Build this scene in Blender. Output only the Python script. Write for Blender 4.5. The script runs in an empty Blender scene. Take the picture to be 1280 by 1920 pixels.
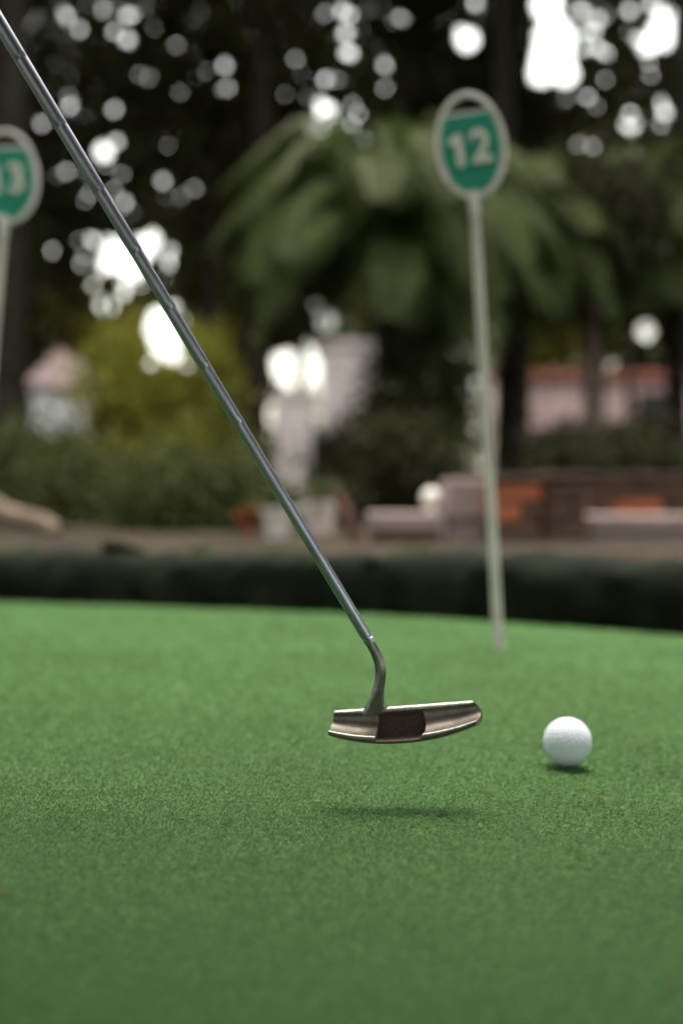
import bpy, bmesh, math, random
import numpy as np
from mathutils import Vector, Matrix

random.seed(7)
rng = np.random.default_rng(11)
R = math.radians
scene = bpy.context.scene

# ------------------------------------------------------------------ camera
CAM_H = 0.236
F = 1920 * 50.0 / 36.0            # focal length in photo pixels
PITCH = math.atan(30 / F)
cam_d = bpy.data.cameras.new('camera')
cam = bpy.data.objects.new('camera', cam_d)
scene.collection.objects.link(cam)
cam.location = (0, 0, CAM_H)
cam.rotation_euler = (R(90) - PITCH, 0, 0)
cam_d.sensor_fit = 'VERTICAL'
cam_d.sensor_height = 36
cam_d.sensor_width = 24
cam_d.lens = 50
cam_d.clip_start = 0.02
cam_d.clip_end = 2000
cam_d.dof.use_dof = True
cam_d.dof.focus_distance = 1.07
cam_d.dof.aperture_fstop = 2.9
scene.camera = cam

# ------------------------------------------------------------------ world + sun
SUN_EL, SUN_AZ = 80, 20            # azimuth clockwise from +Y: high over the clearing
world = bpy.data.worlds.new('World')
scene.world = world
world.use_nodes = True
wn = world.node_tree
wn.nodes.clear()
sky = wn.nodes.new('ShaderNodeTexSky')
sky.sky_type = 'NISHITA'
sky.sun_disc = False
sky.sun_elevation = R(SUN_EL)
sky.sun_rotation = R(SUN_AZ)
sky.dust_density = 4.0
sky.air_density = 1.0
hs = wn.nodes.new('ShaderNodeHueSaturation')
hs.inputs['Saturation'].default_value = 0.38
bg = wn.nodes.new('ShaderNodeBackground')
bg.inputs['Strength'].default_value = 0.15
wo = wn.nodes.new('ShaderNodeOutputWorld')
wn.links.new(sky.outputs[0], hs.inputs['Color'])
warm = wn.nodes.new('ShaderNodeMix')
warm.data_type = 'RGBA'
warm.blend_type = 'MULTIPLY'
warm.inputs['Factor'].default_value = 1.0
warm.inputs[7].default_value = (1.0, .95, .81, 1)
wn.links.new(hs.outputs[0], warm.inputs[6])
wn.links.new(warm.outputs[2], bg.inputs['Color'])
wn.links.new(bg.outputs[0], wo.inputs['Surface'])

sun_d = bpy.data.lights.new('sun', 'SUN')
sun_d.energy = 0.5
sun_d.angle = R(160)
sun_d.color = (1.0, 0.96, 0.9)
sun = bpy.data.objects.new('sun', sun_d)
scene.collection.objects.link(sun)
sd = Vector((math.sin(R(SUN_AZ)) * math.cos(R(SUN_EL)), math.cos(R(SUN_AZ)) * math.cos(R(SUN_EL)), math.sin(R(SUN_EL))))
sun.rotation_euler = sd.to_track_quat('Z', 'Y').to_euler()

vs = scene.view_settings
vs.view_transform = 'Standard'
vs.look = 'None'
vs.exposure = 2.4
vs.gamma = 1.0
vs.use_curve_mapping = False
scene.cycles.use_denoising = True
scene.cycles.max_bounces = 6

# ------------------------------------------------------------------ helpers
def at(px, py, Y):
    """photo pixel + distance along +Y -> world point"""
    x = (px - 640) / F
    v = (960 - py) / F
    ca, sa = math.cos(PITCH), math.sin(PITCH)
    t = Y / (ca + v * sa)
    return Vector((t * x, Y, CAM_H + t * (v * ca - sa)))

def project(P):
    """(n,3) array -> photo pixels"""
    ca, sa = math.cos(PITCH), math.sin(PITCH)
    dz = P[:, 2] - CAM_H
    fwd = P[:, 1] * ca - dz * sa
    up = P[:, 1] * sa + dz * ca
    fwd = np.maximum(fwd, 1e-3)
    return 640 + F * P[:, 0] / fwd, 960 - F * up / fwd

COL = scene.collection

def link(o, parent=None):
    COL.objects.link(o)
    if parent is not None:
        o.parent = parent
    return o

def tag(o, label=None, cat=None, group=None, kind=None):
    if label: o['label'] = label
    if cat: o['category'] = cat
    if group: o['group'] = group
    if kind: o['kind'] = kind
    return o

def empty(name, loc=(0, 0, 0), rot=(0, 0, 0)):
    o = bpy.data.objects.new(name, None)
    o.empty_display_size = 0.05
    o.location = loc
    o.rotation_euler = rot
    COL.objects.link(o)
    return o

def mesh_np(name, V, Fc, mat, parent=None, smooth=False, attr=None):
    """fast mesh from numpy vertices and equal-length faces"""
    V = np.asarray(V, np.float32)
    Fc = np.asarray(Fc, np.int32)
    k = Fc.shape[1]
    me = bpy.data.meshes.new(name)
    me.vertices.add(len(V))
    me.vertices.foreach_set('co', V.ravel())
    me.loops.add(Fc.size)
    me.loops.foreach_set('vertex_index', Fc.ravel())
    me.polygons.add(len(Fc))
    me.polygons.foreach_set('loop_start', np.arange(0, Fc.size, k, dtype=np.int32))
    me.polygons.foreach_set('use_smooth', np.full(len(Fc), smooth))
    if attr is not None:
        a = me.attributes.new('shade', 'FLOAT', 'POINT')
        a.data.foreach_set('value', np.asarray(attr, np.float32))
    me.update(calc_edges=True)
    me.materials.append(mat)
    return link(bpy.data.objects.new(name, me), parent)

def bm_obj(name, bm, mat, parent=None, smooth_angle=None):
    me = bpy.data.meshes.new(name)
    bmesh.ops.recalc_face_normals(bm, faces=bm.faces)
    bm.to_mesh(me)
    bm.free()
    me.materials.append(mat)
    if smooth_angle is not None:
        for p in me.polygons: p.use_smooth = True
        me.set_sharp_from_angle(angle=R(smooth_angle))
    return link(bpy.data.objects.new(name, me), parent)

def sweep(path, radii, n=16, flat=None, up=None, cap=True):
    """bmesh tube along path; radii per point; flat = second radius per point"""
    bm = bmesh.new()
    path = [Vector(p) for p in path]
    rings = []
    prev = None
    for i, p in enumerate(path):
        a = path[max(i - 1, 0)]
        b = path[min(i + 1, len(path) - 1)]
        t = (b - a).normalized()
        if prev is None:
            ref = up if up is not None else (Vector((0, 0, 1)) if abs(t.z) < 0.9 else Vector((0, 1, 0)))
        else:
            ref = prev
        x = (ref - t * ref.dot(t)).normalized()
        prev = x
        y = t.cross(x)
        ra = radii[i]
        rb = flat[i] if flat else ra
        rings.append([bm.verts.new(p + x * (math.cos(2 * math.pi * k / n) * rb) + y * (math.sin(2 * math.pi * k / n) * ra)) for k in range(n)])
    for r0, r1 in zip(rings[:-1], rings[1:]):
        for k in range(n):
            bm.faces.new((r0[k], r0[(k + 1) % n], r1[(k + 1) % n], r1[k]))
    if cap:
        bm.faces.new(rings[0][::-1])
        bm.faces.new(rings[-1])
    return bm

def add_box(bm, lo, hi, bevel=0.0):
    r = bmesh.ops.create_cube(bm, size=1)
    lo, hi = Vector(lo), Vector(hi)
    for v in r['verts']:
        v.co = Vector((lo.x + (v.co.x + .5) * (hi.x - lo.x), lo.y + (v.co.y + .5) * (hi.y - lo.y), lo.z + (v.co.z + .5) * (hi.z - lo.z)))
    if bevel:
        es = list({e for v in r['verts'] for e in v.link_edges})
        bmesh.ops.bevel(bm, geom=es, offset=bevel, segments=2, profile=0.5, affect='EDGES')

def add_extrude(bm, pts, y0, y1):
    """polygon in xz, extruded from y0 to y1"""
    a = [bm.verts.new((x, y0, z)) for x, z in pts]
    b = [bm.verts.new((x, y1, z)) for x, z in pts]
    bm.faces.new(a)
    bm.faces.new(b[::-1])
    n = len(pts)
    for i in range(n):
        bm.faces.new((a[i], b[i], b[(i + 1) % n], a[(i + 1) % n]))

def smoothnoise(x, y, seed=0):
    """cheap sum of sines, -1..1, for lumps"""
    g = np.random.default_rng(seed)
    s = 0
    for k in range(7):
        a, f, ph = g.uniform(0, 6.28), g.uniform(.6, 2.2), g.uniform(0, 6.28)
        s = s + np.sin((x * math.cos(a) + y * math.sin(a)) * f + ph)
    return s / 4.0

# ------------------------------------------------------------------ materials
def mat(name, color, rough=0.7, metal=0.0, noise=None, bump=None, attr=None, spec=0.5, sheen=0.0, trans=0.0):
    """noise=(scale, dark factor, light factor[, detail]); bump=(scale, strength, distance); attr=(lo, hi) multiplies by 'shade'"""
    m = bpy.data.materials.new(name)
    m.use_nodes = True
    nt = m.node_tree
    N, L = nt.nodes, nt.links
    b = N['Principled BSDF']
    b.inputs['Roughness'].default_value = rough
    b.inputs['Metallic'].default_value = metal
    b.inputs['Specular IOR Level'].default_value = spec
    if sheen:
        b.inputs['Sheen Weight'].default_value = sheen
        b.inputs['Sheen Roughness'].default_value = 0.5
    col = None
    tc = N.new('ShaderNodeTexCoord')
    rgb = N.new('ShaderNodeRGB')
    rgb.outputs[0].default_value = (*color, 1)
    col = rgb.outputs[0]
    def mult(c, fac):
        mx = N.new('ShaderNodeVectorMath'); mx.operation = 'SCALE'
        L.new(c, mx.inputs[0]); L.new(fac, mx.inputs['Scale'])
        return mx.outputs[0]
    if noise:
        ns = noise if isinstance(noise, list) else [noise]
        for q in ns:
            t = N.new('ShaderNodeTexNoise')
            t.inputs['Scale'].default_value = q[0]
            t.inputs['Detail'].default_value = q[3] if len(q) > 3 else 5
            L.new(tc.outputs['Object'], t.inputs['Vector'])
            mr = N.new('ShaderNodeMapRange')
            mr.inputs[1].default_value = .3; mr.inputs[2].default_value = .7
            mr.inputs[3].default_value = q[1]; mr.inputs[4].default_value = q[2]
            L.new(t.outputs['Fac'], mr.inputs[0])
            col = mult(col, mr.outputs[0])
    if attr:
        at_ = N.new('ShaderNodeAttribute'); at_.attribute_name = 'shade'
        mr = N.new('ShaderNodeMapRange')
        mr.inputs[3].default_value = attr[0]; mr.inputs[4].default_value = attr[1]
        L.new(at_.outputs['Fac'], mr.inputs[0])
        col = mult(col, mr.outputs[0])
    L.new(col, b.inputs['Base Color'])
    if bump:
        t = N.new('ShaderNodeTexNoise')
        t.inputs['Scale'].default_value = bump[0]
        t.inputs['Detail'].default_value = 4
        L.new(tc.outputs['Object'], t.inputs['Vector'])
        bp = N.new('ShaderNodeBump')
        bp.inputs['Strength'].default_value = bump[1]
        bp.inputs['Distance'].default_value = bump[2]
        L.new(t.outputs['Fac'], bp.inputs['Height'])
        L.new(bp.outputs[0], b.inputs['Normal'])
    if trans:
        tr = N.new('ShaderNodeBsdfTranslucent')
        L.new(col, tr.inputs['Color'])
        mx = N.new('ShaderNodeMixShader'); mx.inputs[0].default_value = trans
        L.new(b.outputs[0], mx.inputs[1]); L.new(tr.outputs[0], mx.inputs[2])
        L.new(mx.outputs[0], N['Material Output'].inputs['Surface'])
    return m

TURF = (0.130, 0.275, 0.096)
M = {}
M['turf'] = mat('turf_backing', (0.03, 0.068, 0.022), .95, noise=[(6, .92, 1.07), (900, .6, 1.3)], bump=(700, .6, .002), spec=.1)
M['fibre'] = mat('turf_fibre', TURF, .85, noise=[(2.2, .86, 1.1, 2), (7, .93, 1.06), (60, .9, 1.08)], attr=(.78, 1.2), spec=.15, sheen=.15)
M['steel'] = mat('chromed_steel', (.38, .41, .49), .36, 1.0, noise=(40, .85, 1.05), bump=(600, .05, .0003))
M['head'] = mat('worn_head_metal', (.17, .155, .14), .5, .85, noise=[(120, .7, 1.2), (900, .8, 1.15)], bump=(1500, .25, .0003))
M['hosel'] = mat('dark_hosel_metal', (.20, .20, .195), .36, 1.0, noise=(200, .75, 1.2), bump=(1200, .12, .0003))
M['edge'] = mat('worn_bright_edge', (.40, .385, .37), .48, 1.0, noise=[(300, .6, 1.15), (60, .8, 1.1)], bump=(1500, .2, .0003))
M['rust'] = mat('rust_relief', (.16, .085, .06), .6, .5, noise=(500, .6, 1.3))
M['pocket'] = mat('rusty_shaded_pocket', (.05, .03, .022), .7, .4, noise=(500, .5, 1.5), bump=(1200, .4, .0004))  # rust brown, darkened further for the shade inside the recess
M['rubber'] = mat('black_rubber', (.02, .02, .02), .8, bump=(900, .5, .0005))
M['ball'] = mat('white_ball', (.72, .78, .92), .4, noise=(30, .97, 1.0))
M['white'] = mat('dirty_white_plastic', (.82, .78, .80), .55, noise=[(40, .8, 1.1), (300, .92, 1.05)])
M['pole'] = mat('dull_white_pole', (.66, .64, .62), .5, noise=[(14, .75, 1.1), (200, .92, 1.05)])
M['sgreen'] = mat('sign_green', (.016, .30, .215), .5, noise=(60, .85, 1.1))
M['digit'] = mat('sign_digit_white', (.85, .81, .80), .6, noise=(120, .85, 1.05))
M['kerb'] = mat('dark_kerb', (.007, .011, .0065), .9, noise=[(7, .35, 1.5), (60, .7, 1.3)], bump=(60, .6, .01), spec=.12)
M['earth'] = mat('earth_ground', (.036, .029, .022), .95, noise=[(3, .45, 1.5), (30, .6, 1.4)], bump=(40, .5, .02), spec=.12)
M['stone'] = mat('rough_stone', (.075, .066, .056), .95, noise=[(2, .6, 1.3), (8, .6, 1.4)], spec=.12)
M['mossstone'] = mat('mossy_stone', (.030, .034, .018), .95, noise=[(2, .5, 1.4), (8, .6, 1.5)], spec=.12)
M['bark'] = mat('bark', (.022, .018, .014), .95, noise=(12, .5, 1.5), bump=(30, .8, .02), spec=.12)
M['palebark'] = mat('pale_bark', (.16, .125, .10), .95, noise=(9, .6, 1.4), bump=(30, .8, .02), spec=.12)
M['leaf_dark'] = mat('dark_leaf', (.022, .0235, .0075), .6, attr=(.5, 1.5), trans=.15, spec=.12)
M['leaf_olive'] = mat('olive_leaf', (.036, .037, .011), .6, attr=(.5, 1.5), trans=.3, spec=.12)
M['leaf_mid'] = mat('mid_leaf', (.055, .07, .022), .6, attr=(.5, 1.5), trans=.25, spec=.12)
M['leaf_lit'] = mat('sunlit_yellow_leaf', (.17, .175, .03), .6, attr=(.5, 1.5), trans=.5, spec=.12)  # yellow green, lightened in colour to stand for sunlit, glowing leaves
M['palm'] = mat('palm_leaf', (.050, .068, .019), .55, attr=(.6, 1.4), trans=.2, spec=.12)
M['stalk'] = mat('palm_stalk', (.10, .10, .05), .7)
M['pink'] = mat('pink_plaster', (.85, .62, .62), .9, noise=(2, .85, 1.08), bump=(30, .2, .01))
M['pale'] = mat('pale_plaster', (.86, .76, .73), .9, noise=(2, .85, 1.08), bump=(30, .2, .01))
M['whitewall'] = mat('white_plaster', (.82, .83, .86), .9, noise=(2, .9, 1.05))
M['redtile'] = mat('red_coping', (.33, .11, .075), .85, noise=(8, .7, 1.3))
M['brick_o'] = mat('orange_brick', (.42, .13, .06), .9, noise=(20, .6, 1.3), bump=(60, .5, .006))
M['brick_b'] = mat('brown_brick', (.10, .055, .04), .9, noise=(20, .6, 1.3), bump=(60, .5, .006))
M['mortar'] = mat('mortar', (.20, .17, .15), .95, noise=(40, .8, 1.1))
M['mauve'] = mat('mauve_concrete', (.30, .235, .23), .9, noise=(10, .8, 1.15), bump=(50, .3, .005))
M['cap'] = mat('weathered_cap', (.085, .062, .052), .9, noise=[(4, .5, 1.4), (20, .7, 1.3)], bump=(50, .4, .006), spec=.12)
M['darkwood'] = mat('dark_red_wood', (.10, .04, .03), .7, noise=(20, .6, 1.3))
M['glaze'] = mat('white_glaze', (.75, .74, .70), .3)
M['terracotta'] = mat('terracotta', (.38, .13, .07), .85, noise=(30, .8, 1.15))
M['petal'] = mat('red_petal', (.45, .05, .02), .6)
M['dryleaf'] = mat('dry_leaf', (.11, .085, .035), .8, noise=(400, .6, 1.4))
M['glass'] = mat('dark_glass', (.012, .012, .018), .12)
M['shutter'] = mat('dark_frame', (.06, .04, .05), .7)

# ------------------------------------------------------------------ putting green + ground
def y_edge(x):
    x = np.asarray(x, float)
    l = 2.84 - 0.45 * x - 0.05 * x * x
    r = 2.84 - 0.45 * x - 0.40 * x * x
    y = np.where(x < 0, l, r)
    return y

def turf_z(x, y):
    return 0.003 * smoothnoise(x * 4, y * 2.4, 3) + 0.0007 * smoothnoise(x * 17, y * 13, 4) - 0.012 * np.exp(-(((x - .34) / .14) ** 2 + ((y - 1.2) / .10) ** 2))

XL, XR = -3.2, 2.4
xs = np.linspace(XL, XR, 180)
tt = np.linspace(0, 1, 200)
X = np.repeat(xs[:, None], len(tt), 1)
Y0 = -2.2
YY = Y0 + (y_edge(xs)[:, None] + 0.03 - Y0) * tt[None, :]
Z = turf_z(X, YY)
n1, n2 = X.shape
idx = np.arange(n1 * n2).reshape(n1, n2)
faces = np.stack([idx[:-1, :-1], idx[1:, :-1], idx[1:, 1:], idx[:-1, 1:]], -1).reshape(-1, 4)
tag(mesh_np('putting_green', np.stack([X, YY, Z], -1).reshape(-1, 3), faces, M['turf'], smooth=True), 'green artificial turf carpet of the putting green', kind='structure')

def fibres(name, n, y0, y1, length, width, inner=0, outer=.22):
    # tuft size grows gently with distance, so the pile thins out evenly
    y = y0 * (y1 / y0) ** rng.uniform(0, 1, n)
    lo_, hi_ = (0.25 * y + inner if inner else 0 * y), 0.25 * y + outer
    x = rng.uniform(lo_, hi_) * rng.choice([-1, 1], n)
    ok = (y < y_edge(x) - .004)
    x, y = x[ok], y[ok]
    n = len(x)
    grow = y / 1.05
    patch = np.clip(.5 + .3 * smoothnoise(x * 420, y * 380, 21) + .4 * smoothnoise(x * 1100, y * 1000, 22), 0, 1)
    ln = length * grow * rng.uniform(.6, 1.25, n) * (.55 + .6 * patch)
    seam = 1.119 + .19 * (x + .206) + .002 * np.sin(x * 40)
    gap = np.exp(-((y - seam) / .0035) ** 2) * np.clip(.75 + .7 * np.sin(x * 33 + 1), 0, 1) * ((x > -.29) & (x < .045))
    ln = ln * (1 - .9 * gap)
    az = R(35) + rng.normal(0, 1.1, n) + .35 * smoothnoise(x * 300, y * 300, 23)
    lean = np.clip(rng.normal(R(55), R(16), n), R(8), R(84))
    dx, dy, dz = np.cos(az) * np.sin(lean), np.sin(az) * np.sin(lean), np.cos(lean)
    base = np.stack([x, y, turf_z(x, y)], -1)
    tip = base + np.stack([dx, dy, dz], -1) * ln[:, None]
    sa = rng.uniform(0, 6.28, n)
    side = np.stack([np.cos(sa), np.sin(sa), np.zeros(n)], -1) * (width * grow * rng.uniform(.6, 1.3, n) / 2)[:, None]
    V = np.stack([base - side, base + side, tip], 1).reshape(-1, 3)
    Fc = np.arange(len(V)).reshape(-1, 3)
    sh = np.clip(rng.normal(.5, .18, n) + .2 * (patch - .5), 0, 1)
    return mesh_np(name, V, Fc, M['fibre'], attr=np.repeat(sh, 3))

o = fibres('turf_pile', 1150000, .5, 3.6, .0021, .0008)
tag(o, 'short green synthetic pile covering the putting green', 'turf pile', kind='stuff')
o = fibres('turf_pile', 260000, .4, 3.8, .0045, .0018, .22, 1.3)
tag(o, 'short green synthetic pile along both sides of the putting green', 'turf pile', kind='stuff')

# surrounding ground, one sheet to the horizon, its near rim just behind the kerb
gx = np.concatenate([[-600, -200, -60, -20, -8, -4], np.linspace(XL, XR, 120), [4, 8, 20, 60, 200, 600]])
gt = np.concatenate([[0], np.geomspace(.1, 900, 70)])
ge = np.where((gx >= XL) & (gx <= XR), y_edge(np.clip(gx, XL, XR)) + .10, -4.0)
GX = np.repeat(gx[:, None], len(gt), 1)
GY = ge[:, None] + gt[None, :]
near = np.clip(1 - (GY - 3) / 30, 0, 1)
GZ = .088 + .012 * smoothnoise(GX * 3, GY * 3, 8) * near
n1, n2 = GX.shape
idx = np.arange(n1 * n2).reshape(n1, n2)
faces = np.stack([idx[:-1, :-1], idx[1:, :-1], idx[1:, 1:], idx[:-1, 1:]], -1).reshape(-1, 4)
tag(mesh_np('ground', np.stack([GX, GY, GZ], -1).reshape(-1, 3), faces, M['earth'], smooth=True), 'bare brown earth path behind the putting green', kind='structure')

# dark lumpy kerb round the green
kx = np.linspace(XL, XR, 420)
prof = [(-.004, -.02), (-.008, .02), (-.006, .06), (.002, .088), (.018, .102), (.05, .108), (.09, .106), (.125, .098), (.15, .07), (.15, 0)]
V = []
for i, x in enumerate(kx):
    y = float(y_edge(x))
    d = (float(y_edge(x + .001)) - y) / .001
    nx, ny = -d, 1.0
    l = math.hypot(nx, ny)
    nx, ny = nx / l, ny / l
    for j, (u, z) in enumerate(prof):
        s = i * .013
        lump = .016 * float(smoothnoise(np.array(x * 18 + z * 40), np.array(j * .8), 31)) + .012 * float(smoothnoise(np.array(x * 50), np.array(j * 1.7 + z * 30), 32))
        hz = .021 * float(smoothnoise(np.array(x * 9), np.array(0.), 33)) if z > .03 else 0
        V.append((x + nx * (u + lump * .8), y + ny * (u + lump * .8), z + (lump * .5 if z > .03 else 0) + hz))
k = len(prof)
idx = np.arange(len(V)).reshape(-1, k)
faces = np.stack([idx[:-1, :-1], idx[1:, :-1], idx[1:, 1:], idx[:-1, 1:]], -1).reshape(-1, 4)
kerb = mesh_np('border_kerb', V, faces, M['kerb'], smooth=True)
tag(kerb, 'low rough dark green kerb curving behind the putting green', 'kerb')

# rough stones bedded along the back of the kerb
def stone_mesh(seed, m_):
    g = np.random.default_rng(seed)
    bm = bmesh.new()
    bmesh.ops.create_icosphere(bm, subdivisions=3, radius=1)
    ph = g.uniform(0, 6, 6)
    for v in bm.verts:
        p = v.co
        k_ = 1 + .16 * math.sin(p.x * 3 + ph[0]) * math.sin(p.y * 2.6 + ph[1]) + .12 * math.sin(p.z * 4 + ph[2] + p.x * 2) + .06 * math.sin(p.x * 9 + ph[3]) * math.sin(p.y * 8 + p.z * 7 + ph[4])
        v.co = Vector((p.x, p.y * .75, p.z * .55)) * k_
    me = bpy.data.meshes.new('stone')
    bm.to_mesh(me); bm.free()
    for p in me.polygons: p.use_smooth = True
    me.materials.append(M[m_])
    return me
SM = [stone_mesh(90 + i, ('stone', 'mossstone')[i % 2]) for i in range(6)]
gs = np.random.default_rng(17)
for i, x in enumerate(np.linspace(-1.5, 1.35, 30)):
    x = x + gs.normal(0, .03)
    sz = gs.uniform(.022, .058)
    y = float(y_edge(x)) + gs.uniform(.06, .16)
    o = link(bpy.data.objects.new('stone', SM[gs.integers(0, 6)]))
    o.location = (x, y, .098 + sz * .12)
    o.rotation_euler = (gs.normal(0, .15), gs.normal(0, .15), gs.uniform(0, 6))
    o.scale = (sz * gs.uniform(.9, 1.5), sz, sz * gs.uniform(.7, 1.0))
    tag(o, 'rough weathered stone bedded along the top of the dark kerb', 'stone', 'stones along the kerb')

# ------------------------------------------------------------------ golf ball
def golf_ball(px, py, Y, rad=.02135):
    bm = bmesh.new()
    bmesh.ops.create_icosphere(bm, subdivisions=6, radius=1)
    nd = 336
    k = np.arange(nd) + .5
    ph = np.arccos(1 - 2 * k / nd)
    th = math.pi * (1 + 5 ** .5) * k
    D = np.stack([np.cos(th) * np.sin(ph), np.sin(th) * np.sin(ph), np.cos(ph)], -1)
    P = np.array([v.co[:] for v in bm.verts])
    best = np.max(P @ D.T, 1)
    ang = np.arccos(np.clip(best, -1, 1))
    dr = .092
    depth = np.where(ang < dr,   .0085 * (1 - (ang / dr) ** 2), 0)
    for v, d in zip(bm.verts, depth):
        v.co *= (1 - d) * rad
    p = at(px, py, Y)
    o = bm_obj('golf_ball', bm, M['ball'], smooth_angle=180)
    zg = float(turf_z(p.x, p.y)) + .002
    o.location = (p.x, p.y, zg + rad)
    o.rotation_euler = (.6, .3, .2)
    return o
tag(golf_ball(1063, 1390, 1.25), 'white dimpled golf ball resting on the green turf', 'golf ball')

# ------------------------------------------------------------------ putter
HD = 1.08
putter_base = at(757, 1352, HD)
putter = empty('putter', putter_base)
tag(putter, 'old steel putter with stepped shaft and cavity back head held above the turf', 'putter')
# head axes: a = heel to toe, b = towards the camera side (back of the blade), c = up
roll = R(4.9)
rotm = Matrix.Rotation(R(-5), 3, 'Z') @ Matrix.Rotation(-roll, 3, 'Y') @ Matrix.Rotation(R(-9), 3, 'X')
AX, BX, CX = rotm @ Vector((1, 0, 0)), rotm @ Vector((0, -1, 0)), rotm @ Vector((0, 0, 1))

def chaikin(p, it=2):
    p = [np.array(q, float) for q in p]
    for _ in range(it):
        q = []
        for i in range(len(p)):
            a, b = p[i], p[(i + 1) % len(p)]
            q += [a * .78 + b * .22, a * .22 + b * .78]
        p = q
    return np.array(p)

# (u towards camera, z up) in mm; same point count so the two sections can blend
norm = [(-8, 1), (-8, 12), (-8, 22.6), (-6.4, 24), (-3.2, 23.6), (-1.6, 21.6), (-2.2, 20.2), (-3.4, 18), (-3.0, 13.6), (-.6, 9.4), (4, 6.6), (9, 5.3), (13.4, 4.9), (14.6, 5.0), (15.6, 4.2), (15.8, 2.2), (13.5, .6), (4, -.2)]
pock = [(-8, 1), (-8, 12), (-8, 22.6), (-6.4, 24), (-3.2, 23.6), (-1.6, 21.6), (-2.4, 20.0), (-5.2, 18), (-5.6, 13.0), (-5.4, 7.0), (-4.0, 3.6), (3, 2.7), (9.0, 2.4), (14.2, 2.2), (15.4, 1.8), (15.6, 1.1), (13.5, .3), (4, -.2)]
PN, PP = chaikin(norm), chaikin(pock)
st = np.unique(np.concatenate([np.linspace(-1, 1, 61), np.linspace(-.41, -.33, 12), np.linspace(.20, .28, 12)]))
def smst(a, b, x):
    t = np.clip((x - a) / (b - a), 0, 1)
    return t * t * (3 - 2 * t)
bm = bmesh.new()
rows = []
pocket_col = []
for s in st:
    w = float(smst(-.385, -.365, s) * (1 - smst(.225, .262, s)))
    P = PN * (1 - w) + PP * w
    row = []
    for (u, z) in P:
        hz = 1.19 * (1 - .34 * abs(s) ** 2.2)                    # cambered sole
        zz = 24 - (24 - z) * hz
        zt = (24 - z) / 24
        s_heel = -52.5 - 5.2 * zt + .02 * (u + 8)
        s_toe = 59.5 - (u + 8) * .16 - 6.5 * (abs(zt - .62) / .62) ** 2
        sx = s_heel + (s_toe - s_heel) * (s + 1) / 2
        row.append(bm.verts.new((AX * sx + BX * u + CX * (zz - 12)) * .001))
    rows.append(row)
    pocket_col.append(w)
m = len(PN)
for i in range(len(rows) - 1):
    for j in range(m):
        f = bm.faces.new((rows[i][j], rows[i][(j + 1) % m], rows[i + 1][(j + 1) % m], rows[i + 1][j]))
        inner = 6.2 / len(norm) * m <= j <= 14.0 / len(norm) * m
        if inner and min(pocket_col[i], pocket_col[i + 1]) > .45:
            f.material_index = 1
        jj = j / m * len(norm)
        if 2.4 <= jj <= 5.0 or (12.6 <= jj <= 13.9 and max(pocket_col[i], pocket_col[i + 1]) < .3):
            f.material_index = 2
bm.faces.new(rows[0])
bm.faces.new(rows[-1][::-1])
head = bm_obj('head', bm, M['head'], putter, smooth_angle=38)
head.data.materials.append(M['pocket'])
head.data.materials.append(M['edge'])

# raised maker's marks on the pocket floor, worn past reading
for i in range(6):
    c = AX * (-11 + i * 3.6) + BX * 11.5 + CX * (24 - (24 - 2.35) * 1.19 - 12)
    bm = bmesh.new()
    add_box(bm, (-.0005, -.0014, -.0003), (.0005, .0014, .0003), .00015)
    o = bm_obj('worn_mark', bm, M['rust'], head)
    o.matrix_local = Matrix.Translation(c * .001) @ (rotm @ Matrix.Rotation(R(-25 + 8 * (i % 3)), 3, 'Z')).to_4x4()

def lp(px, py, Y):           # pixel -> putter local
    return at(px, py, Y) - putter_base

hz = [((690, 1199), 8.6, 8.6), ((697, 1211), 9.0, 9.0), ((704, 1224), 9.5, 9.5), ((710, 1238), 10, 10), ((713, 1252), 10.3, 10.2), ((713.5, 1266), 10.4, 10.2),
      ((711.5, 1280), 10.6, 10.2), ((709, 1293), 11.4, 10.2), ((707, 1304), 12.8, 10), ((705.5, 1314), 15, 8.6), ((705, 1322), 18.5, 7), ((705, 1328), 23, 6), ((705.5, 1333), 28, 5.4), ((706, 1338), 28, 4.8)]
# smooth path
def resample(pts, n):
    P = np.array(pts, float)
    t = np.concatenate([[0], np.cumsum(np.linalg.norm(np.diff(P[:, :2], axis=0), axis=1))])
    tt_ = np.linspace(0, t[-1], n)
    Q = np.stack([np.interp(tt_, t, P[:, c]) for c in range(P.shape[1])], -1)
    for _ in range(3):
        Q[1:-1] = (Q[:-2] + 2 * Q[1:-1] + Q[2:]) / 4
    return Q
Q = resample([(a[0], a[1], r1, r2) for a, r1, r2 in hz], 48)
k_mm = HD / F
hos_depth = [HD + .0052 + .0014 * min(1, max(0, (q[1] - 1260) / 60)) for q in Q]
bm = sweep([lp(q[0], q[1], d) for q, d in zip(Q, hos_depth)], [q[2] * k_mm for q in Q], 28, [q[3] * k_mm for q in Q], up=Vector((0, -1, 0)))
hosel = bm_obj('hosel', bm, M['hosel'], putter, smooth_angle=60)

# shaft
S0, S1 = lp(690.6, 1200, HD + .0052), lp(-8, 30, 1.025)
sdir = (S1 - S0)
slen = sdir.length
su = sdir.normalized()
steps_px = [(442, 775), (380, 670), (312, 560), (245, 455), (180, 342), (108, 225), (40, 105), (-30, -15), (-100, -135)]
tsteps = [(1200 - y) / 1170.0 * slen * 1.0 for x, y in steps_px]
path, rad = [S0 - su * .004], [.0036]
r = .0043
path.append(S0 + su * .0004); rad.append(r)
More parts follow.
